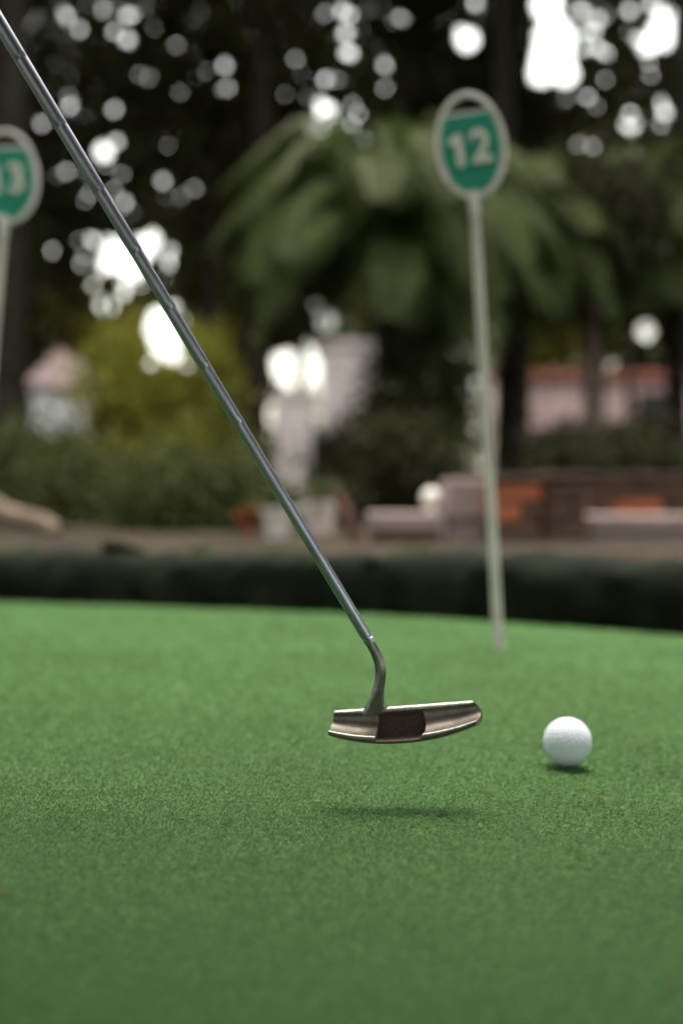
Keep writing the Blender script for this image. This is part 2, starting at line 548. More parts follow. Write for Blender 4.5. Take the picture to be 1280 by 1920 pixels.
# ferrule groove
for d, rr in ((.0012, r), (.0016, r - .0005), (.0030, r - .0005), (.0034, r + .0001)):
    path.append(S0 + su * d); rad.append(rr)
for t in tsteps:
    path.append(S0 + su * (t - .0012)); rad.append(r + .00006)
    path.append(S0 + su * (t - .0006)); rad.append(r - .00004)
    r += .00012
    path.append(S0 + su * (t + .0004)); rad.append(r + .0001)
    path.append(S0 + su * (t + .004)); rad.append(r)
path.append(S0 + su * .80); rad.append(r)
bm = sweep(path, rad, 32)
shaft = bm_obj('shaft', bm, M['steel'], putter, smooth_angle=30)
gp = [S0 + su * d for d in (.625, .628, .64, .72, .80, .865, .875, .878)]
bm = sweep(gp, [.0065, .0085, .0095, .0115, .0125, .0135, .0125, .006], 24)
bm_obj('grip', bm, M['rubber'], putter, smooth_angle=40)

# ------------------------------------------------------------------ number signs
def digits_mesh(text, size, depth):
    cu = bpy.data.curves.new('digits', 'FONT')
    cu.body = text
    cu.size = size
    cu.align_x = 'CENTER'
    cu.align_y = 'CENTER'
    cu.extrude = depth
    cu.offset = size * .026
    cu.space_character = 1.15
    o = bpy.data.objects.new('digits', cu)
    COL.objects.link(o)
    bpy.context.view_layer.update()
    me = bpy.data.meshes.new_from_object(o.evaluated_get(bpy.context.evaluated_depsgraph_get()))
    bpy.data.objects.remove(o)
    return me

def oval(a, b, n=72, egg=-.03):
    # a bit wider above the middle, narrower to the foot
    out = []
    for i in range(n):
        t = 2 * math.pi * i / n
        z = math.sin(t)
        out.append((a * math.cos(t) * (1 + egg * z - egg * .4 * z * z), b * z))
    return out

def clip_top(pts, zc):
    out = []
    n = len(pts)
    for i in range(n):
        p, q = pts[i], pts[(i + 1) % n]
        if p[1] <= zc: out.append(p)
        if (p[1] <= zc) != (q[1] <= zc):
            t = (zc - p[1]) / (q[1] - p[1])
            out.append((p[0] + t * (q[0] - p[0]), zc))
    return out

def number_sign(text, base, neck, centre, sroll, yaw, a, b, label):
    s = empty('number_sign', base)
    tag(s, label, 'sign', 'numbered hole markers on the green')
    nl = neck - base
    pts = [nl * t for t in (0, .02, .5, .97, 1.012)]
    pts[0] = pts[0] - Vector((0, 0, .01))
    bm = sweep(pts, [.0080, .0080, .0077, .0074, .0070], 24)
    bm_obj('pole', bm, M['pole'], s, smooth_angle=50)
    plate = empty('plate_holder')   # replaced below by the frame as parent
    bpy.data.objects.remove(plate)
    basis = Matrix.Translation(centre - base) @ Matrix.Rotation(yaw, 4, 'Z') @ Matrix.Rotation(-sroll, 4, 'Y')
    # frame: full oval ring
    bm = bmesh.new()
    O, I = oval(a, b), oval(a - .0072, b - .0072)
    n = len(O)
    ring = []
    for (x, z), (x2, z2) in zip(O, I):
        cs = []
        for (px_, pz_, y) in ((x, z, -.002), (x * .985, z * .985, -.005), (x2 * 1.02, z2 * 1.02, -.005), (x2, z2, -.002), (x2, z2, .003), (x, z, .003)):
            cs.append(bm.verts.new((px_, y, pz_)))
        ring.append(cs)
    for i in range(n):
        c0, c1 = ring[i], ring[(i + 1) % n]
        for j in range(6):
            bm.faces.new((c0[j], c0[(j + 1) % 6], c1[(j + 1) % 6], c1[j]))
    fr = bm_obj('frame', bm, M['white'], s, smooth_angle=40)
    fr.matrix_local = basis
    zc = b * .63
    bm = bmesh.new()
    add_extrude(bm, clip_top(oval(a - .0064, b - .0064), zc), -.0035, .0025)
    pl = bm_obj('plate', bm, M['white'], s)
    pl.matrix_local = basis
    bm = bmesh.new()
    add_extrude(bm, clip_top(oval(a - .0102, b - .0102), zc - .0055), -.0052, -.003)
    gr = bm_obj('green_panel', bm, M['sgreen'], s)
    gr.matrix_local = basis
    me = digits_mesh(text[1], b * .86, .0012)
    me.materials.clear(); me.materials.append(M['digit'])
    dg = bpy.data.objects.new('digits', me)
    link(dg, s)
    # the flagged figure one, drawn by hand in the sign's rounded bold style
    h1 = b * .62
    bm = bmesh.new()
    one = [(-.10, 0), (.12, 0), (.12, 1), (-.06, 1), (-.34, .80), (-.30, .66), (-.10, .74)]
    add_extrude(bm, [(x * h1, z * h1) for x, z in one], -.0012, .0012)
    bmesh.ops.bevel(bm, geom=[e for e in bm.edges if abs(e.verts[0].co.y - e.verts[1].co.y) > .001], offset=.0025, segments=2, affect='EDGES')
    od = bm_obj('digit', bm, M['digit'], s)
    od.matrix_local = basis @ Matrix.Translation((-b * .22, -.0060, -.0065 - h1 * .5))
    dg.name = 'digit'
    dg.matrix_local = basis @ Matrix.Translation((b * .20, 0, 0)) @ Matrix.Translation((-.001, -.0060, -.0065)) @ Matrix.Rotation(R(90), 4, 'X') @ Matrix.Diagonal((.92, 1.0, 1, 1))
    # socket joining plate and pole
    bm = sweep([nl * .965, nl * .985, nl * 1.0, nl * 1.02], [.0084, .0088, .0088, .0074], 24)
    bm_obj('socket', bm, M['white'], s, smooth_angle=50)
    return s

P12 = 2.17
b12 = at(935, 1218, P12); b12.z = float(turf_z(b12.x, b12.y))
number_sign('12', b12, at(888.5, 374, P12), at(882, 273, P12), R(7), R(-8), 0.0545, .0815, 'green and white oval sign numbered 12 on a leaning white pole')
P13 = 2.46
b13 = at(-58, 1186, P13); b13.z = float(turf_z(b13.x, b13.y))
number_sign('13', b13, at(8, 418, P13), at(14, 331, P13), R(3), R(6), .0545, .0815, 'green and white oval sign numbered 13 on a white pole beside the putter shaft')

# ------------------------------------------------------------------ gaps of sky seen between the leaves of the canopy (photo pixel, radius)
HOLES = np.array([
 (1025, 10, 22), (1040, 70, 30), (1035, 110, 33), (1013, 138, 18), (1058, 140, 18), (1245, 60, 25), (1215, 85, 12), (1195, 75, 9), (1270, 40, 20),
 (1100, 60, 10), (1095, 90, 9), (1090, 20, 9), (1180, 20, 7), (1120, 35, 7), (875, 75, 15), (865, 58, 8), (800, 8, 8), (890, 5, 8), (725, 58, 8), (840, 38, 5), (720, 122, 7),
 (722, 165, 5), (640, 20, 7), (655, 28, 7), (648, 62, 9), (655, 100, 10), (630, 150, 6), (600, 190, 8), (612, 212, 14), (595, 235, 12), (610, 150, 7), (580, 182, 6), (660, 195, 5),
 (660, 235, 5), (580, 280, 7), (558, 325, 7), (555, 370, 6), (520, 412, 7), (575, 410, 8), (600, 415, 8), (550, 475, 6), (405, 480, 5), (410, 520, 5), (460, 602, 6), (535, 540, 10),
 (590, 570, 10), (612, 600, 14), (545, 690, 28), (585, 685, 26), (525, 680, 12), (600, 650, 10), (150, 55, 7), (240, 30, 9), (240, 75, 9), (215, 60, 6), (195, 20, 6), (360, 95, 7),
 (420, 125, 7), (390, 130, 6), (425, 165, 6), (125, 30, 5), (130, 200, 7), (215, 205, 7), (80, 232, 7), (195, 285, 11), (220, 265, 9), (125, 322, 5), (230, 325, 5), (305, 340, 9), (365, 355, 8),
 (235, 380, 7), (98, 470, 7), (205, 490, 16), (235, 490, 18), (260, 450, 8), (270, 470, 14), (175, 535, 9), (200, 572, 12), (232, 530, 8), (320, 470, 10), (150, 450, 6), (300, 600, 18),
 (310, 640, 24), (325, 575, 9), (283, 682, 9), (350, 685, 8), (345, 600, 8), (1245, 210, 8), (1180, 240, 6), (1210, 620, 12), (1240, 195, 6), (1060, 125, 12), (1135, 150, 5), (1060, 185, 5), (215, 465, 13), (250, 505, 15), (285, 452, 12), (300, 620, 22), (322, 662, 15), (570, 655, 12)], float)
HOLES[:, 2] = np.where(HOLES[:, 2] <= 10, HOLES[:, 2] * .55, HOLES[:, 2] * 1.08)
_x = [(a, b, c) for a, b, c in zip(rng.uniform(90, 760, 38), rng.uniform(0, 470, 38), rng.uniform(.5, 2.8, 38))]
_x += [(a, b, c) for a, b, c in zip(rng.uniform(1060, 1280, 26), rng.uniform(0, 300, 26), rng.uniform(.5, 4.5, 26))]
_x += [(a, b, c) for a, b, c in zip(rng.normal(250, 60, 22), rng.normal(490, 50, 22), rng.uniform(1, 5, 22))]
HOLES = np.concatenate([HOLES, np.array(_x)])

def open_mask(P, size, grow=1.0):
    """True for leaves that stand clear of the open gaps"""
    px, py = project(P)
    half = size * .33 * F / np.maximum(P[:, 1], .5)
    keep = np.ones(len(P), bool)
    for hx, hy, hr in HOLES:
        keep &= (px - hx) ** 2 + (py - hy) ** 2 > (hr * grow + half) ** 2
    return keep

def leaf_mesh(name, P, size, matl, parent, aspect=.55, droop=0.0):
    n = len(P)
    d = rng.normal(0, 1, (n, 3)); d[:, 2] -= droop
    d /= np.linalg.norm(d, axis=1)[:, None]
    q = rng.normal(0, 1, (n, 3))
    w = np.cross(d, q); w /= np.linalg.norm(w, axis=1)[:, None]
    sz = (size * rng.uniform(.6, 1.35, n))[:, None]
    nn = np.cross(d, w)
    V = np.stack([P - d * sz * .5, P - w * sz * aspect * .5 + nn * sz * .08, P + d * sz * .5, P + w * sz * aspect * .5 + nn * sz * .08], 1).reshape(-1, 3)
    Fc = np.arange(4 * n).reshape(-1, 4)
    sh = np.repeat(np.clip(rng.normal(.5, .22, n), 0, 1), 4)
    return mesh_np(name, V, Fc, matl, parent, attr=sh)

def clumped(n, blobs, clump, per=60):
    """points in clumps filling ellipsoids (cx,cy,cz,rx,ry,rz)"""
    blobs = np.array(blobs, float)
    vol = blobs[:, 3] * blobs[:, 4] * blobs[:, 5]
    nc = max(3, n // per)
    which = rng.choice(len(blobs), nc, p=vol / vol.sum())
    u = rng.normal(0, 1, (nc, 3)); u /= np.linalg.norm(u, axis=1)[:, None]
    u *= rng.uniform(0, 1, (nc, 1)) ** (1 / 2.4)
    C = blobs[which, :3] + u * blobs[which, 3:]
    k = rng.integers(0, nc, n)
    return C[k] + rng.normal(0, 1, (n, 3)) * clump * rng.uniform(.5, 1.4, nc)[k][:, None]

GZ0 = .085
def tree(name, label, base, r0, height, blobs, nleaf, lsize, lmat, clump=.3, bark='bark', cat='tree', lean=(0, 0), carve=True, limbs=5, group='trees behind the putting green', per=60):
    bx, by = base
    t = empty(name, (bx, by, GZ0))
    tag(t, label, cat, group)
    B = Vector((bx, by, GZ0))
    pts, rad = [], []
    for i in range(9):
        q = i / 8
        pts.append(Vector((lean[0] * q + .05 * math.sin(q * 5 + bx) * height * .1, lean[1] * q, q * height - (.05 if i == 0 else 0))))
        rad.append(r0 * (1.35 if i == 0 else 1.0 - .55 * q))
    bm = sweep(pts, rad, 12)
    bm_obj('trunk', bm, M[bark], t, smooth_angle=60)
    top = pts[-1]
    for i in range(limbs):
        c = blobs[i % len(blobs)]
        s0 = pts[4 + i % 4]
        tgt = Vector((c[0], c[1], c[2])) - B + Vector((rng.uniform(-.5, .5) * c[3], rng.uniform(-.5, .5) * c[4], rng.uniform(-.1, .5) * c[5]))
        mid = (s0 + tgt) / 2 + Vector((rng.uniform(-.2, .2), rng.uniform(-.2, .2), .25))
        P = []
        for q in np.linspace(0, 1, 7):
            P.append(s0 * (1 - q) ** 2 + mid * 2 * q * (1 - q) + tgt * q * q)
        rr = r0 * .42
        pp = np.array([(p + B)[:] for p in P[2:]])
        if carve and not open_mask(pp, .1).all():
            continue
        bm = sweep(P, [rr * (1 - .8 * q) for q in np.linspace(0, 1, 7)], 8)
        bm_obj('limb', bm, M[bark], t, smooth_angle=60)
    P = clumped(nleaf, blobs, clump, per)
    P = P[P[:, 2] > GZ0 + .05]
    if carve:
        P = P[open_mask(P, lsize)]
    P = P - np.array(B[:])
    leaf_mesh('crown', P, lsize, M[lmat], t)
    return t

def gx_at(px, Y):            # ground point below a pixel column
    return ((px - 640) / F * Y, Y)

def blob_px(px, py, Y, rx_px, ry_px, depth):
    c = at(px, py, Y)
    return (c.x, c.y, c.z, rx_px * Y / F, depth, ry_px * Y / F)

# tall canopy trees
canopy = [
 # px trunk, Y, r, h, label
 (30, 10.0, .13, 7.5, [(60, 120, 12, 330, 330, 1.3), (160, 330, 13, 250, 170, 1.2), (-60, 500, 11, 150, 200, 1.0)], 'thick dark trunked tree behind the sign numbered 13'),
 (395, 13.0, .085, 8.0, [(330, 60, 13, 300, 260, 1.5), (400, 300, 14, 260, 170, 1.3), (330, 520, 15, 170, 110, 1.0)], 'slim dark tree rising behind the yellow green bush'),
 (481, 12.0, .10, 8.5, [(520, 80, 13, 260, 250, 1.5), (560, 330, 15, 220, 160, 1.3), (520, 560, 16, 120, 90, 1.0)], 'straight dark trunked tree beside the pale gate pillar'),
 (800, 14.0, .15, 9.0, [(780, 60, 14, 260, 260, 1.5), (760, 260, 16, 280, 170, 1.3), (860, 420, 16, 260, 150, 1.2)], 'tall black trunked tree above the oval sign numbered 12'),
 (945, 12.5, .12, 8.5, [(1000, 150, 14, 200, 230, 1.4), (1040, 280, 15, 260, 150, 1.3), (1000, 470, 16, 260, 140, 1.2)], 'dark tree standing between the two arching palms'),
 (1275, 12.0, .075, 8.0, [(1230, 110, 13, 250, 260, 1.5), (1260, 330, 15, 220, 190, 1.3), (1280, 520, 17, 150, 110, 1.1)], 'slender brown tree beside the dark window'),
]
for px, Y, r, h, bl, lab in canopy:
    blobs = [blob_px(*b) for b in bl]
    # the part of the crown above the frame
    tx, ty = gx_at(px, Y)
    blobs.append((tx, ty + .5, 6.6, 2.4, 2.6, 1.6))
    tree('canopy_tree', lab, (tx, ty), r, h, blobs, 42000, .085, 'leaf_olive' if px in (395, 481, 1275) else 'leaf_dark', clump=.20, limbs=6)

# overhanging crowns beyond the frame, so that the wood behind the green stays dim
for (x, y, z, rx, ry, rz, lab) in [(-6.5, 12, 6.5, 3.4, 4, 3.2, 'added unseen broad dark tree shading the far left of the wood'), (6.5, 12, 6.5, 3.4, 4, 3.2, 'added unseen broad dark tree shading the far right of the wood')]:
    tree('canopy_tree', lab, (x, y + (2 if x == .5 else 0)), .16, z, [(x, y, z, rx, ry, rz)], 16000, .22, 'leaf_dark', clump=.4, limbs=5)

# unseen trees added beside and behind the camera to shade the near turf
for (x, y, z, rx, ry, rz, tx_, ty_, lab) in [(0.2, -1.9, 2.5, 3.8, 2.9, 1.25, .6, -3.4, 'added unseen wide low tree shading the near end of the green'), (-5.2, 1.5, 4.0, 2.6, 4.2, 3.2, -5.6, 1.0, 'added unseen broad tree blocking light from the left of the green'),
                                   (5.4, 1.5, 4.0, 2.6, 4.2, 3.2, 5.8, 1.0, 'added unseen broad tree blocking light from the right of the green')]:
    tree('added_shade_tree', lab, (tx_, ty_), .17, z, [(x, y, z, rx, ry, rz)], 24000, .24, 'leaf_dark', clump=.35, limbs=4, carve=False, group='unseen trees added to shade the clearing')

# the wood goes on to both sides of the frame
for (x, y, z, rx, ry, rz, lab) in [(-7.0, 19, 3.6, 3.2, 2.5, 3.3, 'round dark tree beyond the left end of the path'), (-10.5, 14, 4.2, 3.4, 3.4, 3.9, 'large dark tree at the left edge of the garden'), (-13, 22, 5, 4.5, 3, 4.7, 'far dark tree closing the left side of the garden'),
                                   (8.5, 25, 3.6, 3.4, 2.5, 3.3, 'round dark tree beyond the right end of the pink wall'), (11, 14, 4.2, 3.4, 3.4, 3.9, 'large dark tree at the right edge of the garden'), (14, 22, 5, 4.5, 3, 4.7, 'far dark tree closing the right side of the garden')]:
    tree('side_tree', lab, (x, y), .16, z, [(x, y, z, rx, ry, rz)], 15000, .22, 'leaf_dark', clump=.4, limbs=4, group='trees at the sides of the garden')

# trees further back, some with sunlight put into their leaf colour
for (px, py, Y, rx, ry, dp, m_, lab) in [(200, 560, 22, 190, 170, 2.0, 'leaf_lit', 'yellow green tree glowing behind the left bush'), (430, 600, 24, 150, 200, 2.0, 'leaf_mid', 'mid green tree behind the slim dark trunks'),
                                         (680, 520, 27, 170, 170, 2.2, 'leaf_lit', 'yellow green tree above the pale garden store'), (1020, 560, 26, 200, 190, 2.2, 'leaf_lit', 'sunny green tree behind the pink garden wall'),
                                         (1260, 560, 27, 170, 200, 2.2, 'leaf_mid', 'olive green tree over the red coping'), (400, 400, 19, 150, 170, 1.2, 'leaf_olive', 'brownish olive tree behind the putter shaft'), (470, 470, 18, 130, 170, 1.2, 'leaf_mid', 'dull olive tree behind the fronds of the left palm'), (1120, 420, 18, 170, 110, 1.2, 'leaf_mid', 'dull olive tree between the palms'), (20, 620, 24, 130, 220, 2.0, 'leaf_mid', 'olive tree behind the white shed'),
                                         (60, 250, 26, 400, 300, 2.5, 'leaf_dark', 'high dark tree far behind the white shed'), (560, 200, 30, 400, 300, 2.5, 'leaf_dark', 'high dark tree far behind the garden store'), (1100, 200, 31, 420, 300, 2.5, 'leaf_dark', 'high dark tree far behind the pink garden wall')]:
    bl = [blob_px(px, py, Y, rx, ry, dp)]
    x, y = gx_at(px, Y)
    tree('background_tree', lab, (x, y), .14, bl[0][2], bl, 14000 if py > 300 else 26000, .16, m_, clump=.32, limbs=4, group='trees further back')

# more trunks
for (px, Y, r, bark, lab) in [(125, 12.5, .035, 'bark', 'thin dark sapling in front of the white shed'), (1110, 9.5, .075, 'palebark', 'pale brown trunked tree in front of the pink wall'), (1180, 11, .04, 'palebark', 'thin brown sapling in front of the pink wall')]:
    x, y = gx_at(px, Y)
    bl = [blob_px(px, 420, Y, 130, 110, .6)]
    tree('young_tree', lab, (x, y), r, bl[0][2] + .2, bl, 5000, .08, 'leaf_dark', clump=.18, bark=bark, limbs=3, group='young trees')

# ------------------------------------------------------------------ palms
def frond_meshes():
    out = []
    for v in range(3):
        g = np.random.default_rng(50 + v)
        Ln = 1.0
        n = 60
        rise = (.50, .34, .18)[v]
        s = np.linspace(0, 1, n)
        # local: x outwards, z up
        xx = s * .82 - .06 * s ** 3
        zz = rise * np.sin(np.minimum(s * 2.1, 3.0)) - (.54 - .08 * v) * s ** 2.6
        V, Fc, sh = [], [], []
        def quad(a, b, c, d, val):
            i = len(V); V.extend([a, b, c, d]); Fc.append((i, i + 1, i + 2, i + 3)); sh.extend([val] * 4)
        for i in range(n - 1):
            p, q = np.array([xx[i], 0, zz[i]]), np.array([xx[i + 1], 0, zz[i + 1]])
            w = .010 * (1 - s[i] * .8)
            quad(p + [0, -w, 0], p + [0, w, 0], q + [0, w, 0], q + [0, -w, 0], .55)
            quad(p + [0, w, 0], p + [0, 0, -w * 1.5], q + [0, 0, -w * 1.5], q + [0, w, 0], .4)
            quad(p + [0, 0, -w * 1.5], p + [0, -w, 0], q + [0, -w, 0], q + [0, 0, -w * 1.5], .4)
            if s[i] < .10: continue
            tan = (q - p) / np.linalg.norm(q - p)
            ll = .27 * math.sin(math.pi * min(1, .12 + s[i] * .88)) ** .6 * g.uniform(.85, 1.15) + .03
            for sd_ in (-1, 1):
                dirn = tan * .62 + np.array([0, sd_ * .75, .18])
                dirn /= np.linalg.norm(dirn)
                m_ = p + dirn * ll * .55
                e = p + dirn * ll * .9 + np.array([0, 0, -ll * (.42 + g.uniform(0, .3))])
                wv = tan * .0075
                val = float(np.clip(g.normal(.5, .2), 0, 1))
                quad(p - wv * .6, p + wv * .6, m_ + wv, m_ - wv, val)
                quad(m_ - wv, m_ + wv, e + wv * .15, e - wv * .15, val)
        out.append((np.array(V), np.array(Fc), np.array(sh)))
    return out
FM = frond_meshes()
frond_data = None

def palm(px, py_crown, Y, scale, trunk_r, label, nf=30):
    global frond_data
    x, y = gx_at(px, Y)
    c = at(px, py_crown, Y)
    H = c.z - GZ0
    t = empty('palm_tree', (x, y, GZ0))
    tag(t, label, 'palm', 'arching palms behind the green')
    zz = np.linspace(-.05, H, 26)
    rr = [trunk_r * (1.25 - .25 * min(1, q / .3)) * (1 + .07 * ((i % 2) * 2 - 1)) for i, q in enumerate(zz)]
    bm = sweep([(0.02 * math.sin(q * 2), 0, q) for q in zz], rr, 14)
    bm_obj('trunk', bm, M['bark'], t, smooth_angle=25)
    if frond_data is None:
        frond_data = []
        for V, Fc, sh in FM:
            o = mesh_np('frond', V, Fc, M['palm'], attr=sh)
            frond_data.append(o.data)
            bpy.data.objects.remove(o)
    g = np.random.default_rng(int(px))
    for i in range(nf):
        az = i * 2.39996 + g.normal(0, .12)
        tier = i / nf
        fo = bpy.data.objects.new('frond', frond_data[min(2, int(tier * 3))])
        link(fo, t)
        fo.location = (.02 * math.cos(az), .02 * math.sin(az), H - .10 * tier)
        fo.rotation_euler = (g.normal(0, .12), R(-28 + 42 * tier) + g.normal(0, .08), az)
        k = scale * g.uniform(.88, 1.12)
        fo.scale = (k, k, k)
    return t
palm(735, 470, 8.6, 1.3, .12, 'arching green palm whose fronds hang left of the pole numbered 12', 40)
palm(958, 505, 9.4, 1.10, .105, 'green palm with a black trunk just behind the pole numbered 12', 30)
palm(1262, 470, 10.2, 1.25, .08, 'green palm drooping over the brown brick planter wall', 30)

# ------------------------------------------------------------------ bushes
def bush(label, blobs_px, n, size, m_, clump=.09, name='bush', cat='bush', group='bushes along the path'):
    blobs = [blob_px(*b) for b in blobs_px]
    bx, by = blobs[0][0], blobs[0][1]
    t = empty(name, (bx, by, GZ0))
    tag(t, label, cat, group)
    for i in range(5):
        c = blobs[i % len(blobs)]
        tgt = Vector((c[0] - bx + rng.uniform(-.5, .5) * c[3], c[1] - by + rng.uniform(-.4, .4) * c[4], c[2] - GZ0))
        bm = sweep([Vector((0, 0, -.02)), tgt * .5 + Vector((0, 0, .05)), tgt], [.014, .01, .004], 6)
        bm_obj('stem', bm, M['bark'], t)
    P = clumped(n, blobs, clump, 40)
    P = P[P[:, 2] > GZ0 + .01]
    P = P[open_mask(P, size)]
    leaf_mesh('foliage', P - np.array([bx, by, GZ0]), size, M[m_], t)
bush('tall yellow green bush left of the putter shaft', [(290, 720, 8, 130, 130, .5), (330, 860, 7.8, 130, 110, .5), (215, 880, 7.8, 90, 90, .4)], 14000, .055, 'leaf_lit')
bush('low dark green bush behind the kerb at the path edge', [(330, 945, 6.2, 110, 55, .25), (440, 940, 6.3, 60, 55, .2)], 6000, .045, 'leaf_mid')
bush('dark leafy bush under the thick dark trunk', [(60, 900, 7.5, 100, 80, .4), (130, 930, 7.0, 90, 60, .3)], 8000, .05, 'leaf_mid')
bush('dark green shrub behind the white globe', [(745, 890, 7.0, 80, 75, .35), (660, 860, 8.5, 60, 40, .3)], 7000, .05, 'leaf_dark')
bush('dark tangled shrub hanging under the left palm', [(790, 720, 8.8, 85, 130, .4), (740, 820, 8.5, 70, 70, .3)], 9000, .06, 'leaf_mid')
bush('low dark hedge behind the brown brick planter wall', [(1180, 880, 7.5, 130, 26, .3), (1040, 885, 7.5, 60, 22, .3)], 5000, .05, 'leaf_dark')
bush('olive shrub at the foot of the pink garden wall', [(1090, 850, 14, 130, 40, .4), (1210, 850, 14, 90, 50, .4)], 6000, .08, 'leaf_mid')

bush('long clipped hedge closing the garden behind the walls', [(80, 880, 25, 160, 150, .6), (330, 880, 25, 160, 150, .6), (560, 890, 25, 170, 135, .6), (800, 880, 25, 170, 140, .6)], 22000, .14, 'leaf_mid', clump=.2, name='hedge', cat='hedge')

# ------------------------------------------------------------------ far walls and houses
def box_px(x0, x1, ytop, Y, depth, ybot=None):
    a, b = at(x0, ytop, Y), at(x1, ytop, Y)
    z0 = GZ0 - .1 if ybot is None else at(x0, ybot, Y).z
    return (a.x, Y, z0), (b.x, Y + depth, a.z)

def wall_thing(name, label, cat, lo, hi, m_, coping=None):
    base = Vector(((lo[0] + hi[0]) / 2, lo[1], GZ0))
    t = empty(name, base)
    tag(t, label, cat)
    bm = bmesh.new()
    add_box(bm, Vector(lo) - base, Vector(hi) - base)
    bm_obj('wall', bm, M[m_], t)
    if coping:
        bm = bmesh.new()
        add_box(bm, Vector((lo[0] - .06, lo[1] - .08, hi[2])) - base, Vector((hi[0] + .06, hi[1] + .08, hi[2] + coping)) - base, .02)
        bm_obj('coping', bm, M['redtile'], t)
    return t, base
lo, hi = box_px(925, 1420, 712, 21, .25)
gw, gb = wall_thing('garden_wall', 'pink plastered garden wall with red coping behind the trunks', 'wall', lo, hi, 'pink', .11)
# dark window in the wall
wl, wh = box_px(1195, 1275, 735, 20.97, .02, 855)
bm = bmesh.new(); add_box(bm, Vector(wl) - gb, Vector(wh) - gb)
win = bm_obj('window', bm, M['shutter'], gw)
for i in range(2):
    x0 = wl[0] + .05 + i * (wh[0] - wl[0] - .05) / 2
    x1 = x0 + (wh[0] - wl[0] - .15) / 2
    bm = bmesh.new(); add_box(bm, Vector((x0, wl[1] - .012, wl[2] + .05)) - gb, Vector((x1, wl[1] - .002, wh[2] - .05)) - gb)
    bm_obj('pane', bm, M['glass'], win)
lo, hi = box_px(600, 745, 655, 13.6, .9)
hs_, hb = wall_thing('garden_store', 'pale plastered garden store seen between the dark trunks', 'outbuilding', lo, hi, 'pale')
bm = bmesh.new(); add_box(bm, Vector((lo[0] - .05, lo[1] - .05, hi[2])) - hb, Vector((hi[0] + .05, hi[1] + .05, hi[2] + .09)) - hb, .015)
bm_obj('parapet', bm, M['pale'], hs_)
lo, hi = box_px(516, 584, 748, 12.6, .35)
gp_, pb = wall_thing('gate_pillar', 'pale plastered gate pillar below the bright gap of sky', 'pillar', lo, hi, 'pale')
bm = bmesh.new(); add_box(bm, Vector((lo[0] - .04, lo[1] - .04, hi[2])) - pb, Vector((hi[0] + .04, hi[1] + .04, hi[2] + .07)) - pb, .015)
bm_obj('cap', bm, M['pale'], gp_)
lo, hi = box_px(58, 172, 725, 11.4, .8)
sh_, sb = wall_thing('white_shed', 'white painted shed wall glimpsed behind the left trees', 'shed', lo, hi, 'whitewall')
bm = bmesh.new()
add_extrude(bm, [(lo[0] - .05 - sb.x, hi[2] - sb.z + .002), (hi[0] + .05 - sb.x, hi[2] - sb.z + .002), ((lo[0] + hi[0]) / 2 - sb.x, hi[2] - sb.z + .30)], -.1, .9)
bm_obj('roof', bm, M['pink'], sh_)

# ------------------------------------------------------------------ brick planters, steps and pots beyond the kerb
def brick_wall(name, label, x0, x1, ytop, ybase, Y, depth, mats, seed):
    a, b = at(x0, ybase, Y), at(x1, ybase, Y)
    zt = at(x0, ytop, Y).z
    t = empty(name, ((a.x + b.x) / 2, Y, GZ0))
    tag(t, label, 'planter', 'low brick planters behind the kerb')
    W = b.x - a.x
    H = zt - GZ0
    bm = bmesh.new(); add_box(bm, (-W / 2 + .006, .006, -.03), (W / 2 - .006, depth - .006, H - .004))
    bm_obj('core', bm, M['mortar'], t)
    g = np.random.default_rng(seed)
    ch = .065
    rows_ = max(1, round(H / ch)); ch = H / rows_
    bl = .19
    meshes = {}
    def brick(cx, cy, cz, lx, ly, lz, m_):
        key = (round(lx, 3), round(ly, 3), round(lz, 3), m_)
        if key not in meshes:
            q = bmesh.new(); add_box(q, (-lx / 2, -ly / 2, -lz / 2), (lx / 2, ly / 2, lz / 2), .004)
            o = bm_obj('brick', q, M[m_], t)
            meshes[key] = o.data
        else:
            o = link(bpy.data.objects.new('brick', meshes[key]), t)
        o.location = (cx, cy, cz)
        o.rotation_euler = (0, 0, g.normal(0, .012))
    for r_ in range(rows_):
        z = ch * (r_ + .5)
        x = -W / 2 - (bl / 2 if r_ % 2 else 0)
        while x < W / 2 - .02:
            xa, xb = max(x, -W / 2), min(x + bl - .01, W / 2)
            if xb - xa > .03:
                brick((xa + xb) / 2, .03 + g.normal(0, .002), z, xb - xa, .09, ch - .01, mats[g.integers(0, len(mats))])
            x += bl
        for sx in (-1, 1):
            y = .09
            while y < depth - .05:
                brick(sx * (W / 2 - .03), y + bl / 2, z, .09, bl - .01, ch - .01, mats[g.integers(0, len(mats))])
                y += bl
    bm = bmesh.new(); add_box(bm, (-W / 2 - .012, -.025, H + .001), (W / 2 + .012, depth + .012, H + .026), .006)
    bm_obj('capping', bm, M['cap'], t)
    return t
brick_wall('brick_planter', 'low orange brick planter right behind the pole numbered 12', 925, 1012, 905, 1010, 4.45, .45, ['brick_o', 'brick_o', 'brick_o', 'brick_b'], 1)
brick_wall('brick_planter', 'dark brown brick planter beside the orange one', 1018, 1096, 902, 1008, 4.5, .5, ['brick_b'], 2)
brick_wall('brick_planter', 'long reddish brown brick planter wall under the drooping palm', 1100, 1420, 900, 965, 5.3, .5, ['brick_b', 'brick_o', 'brick_b'], 3)

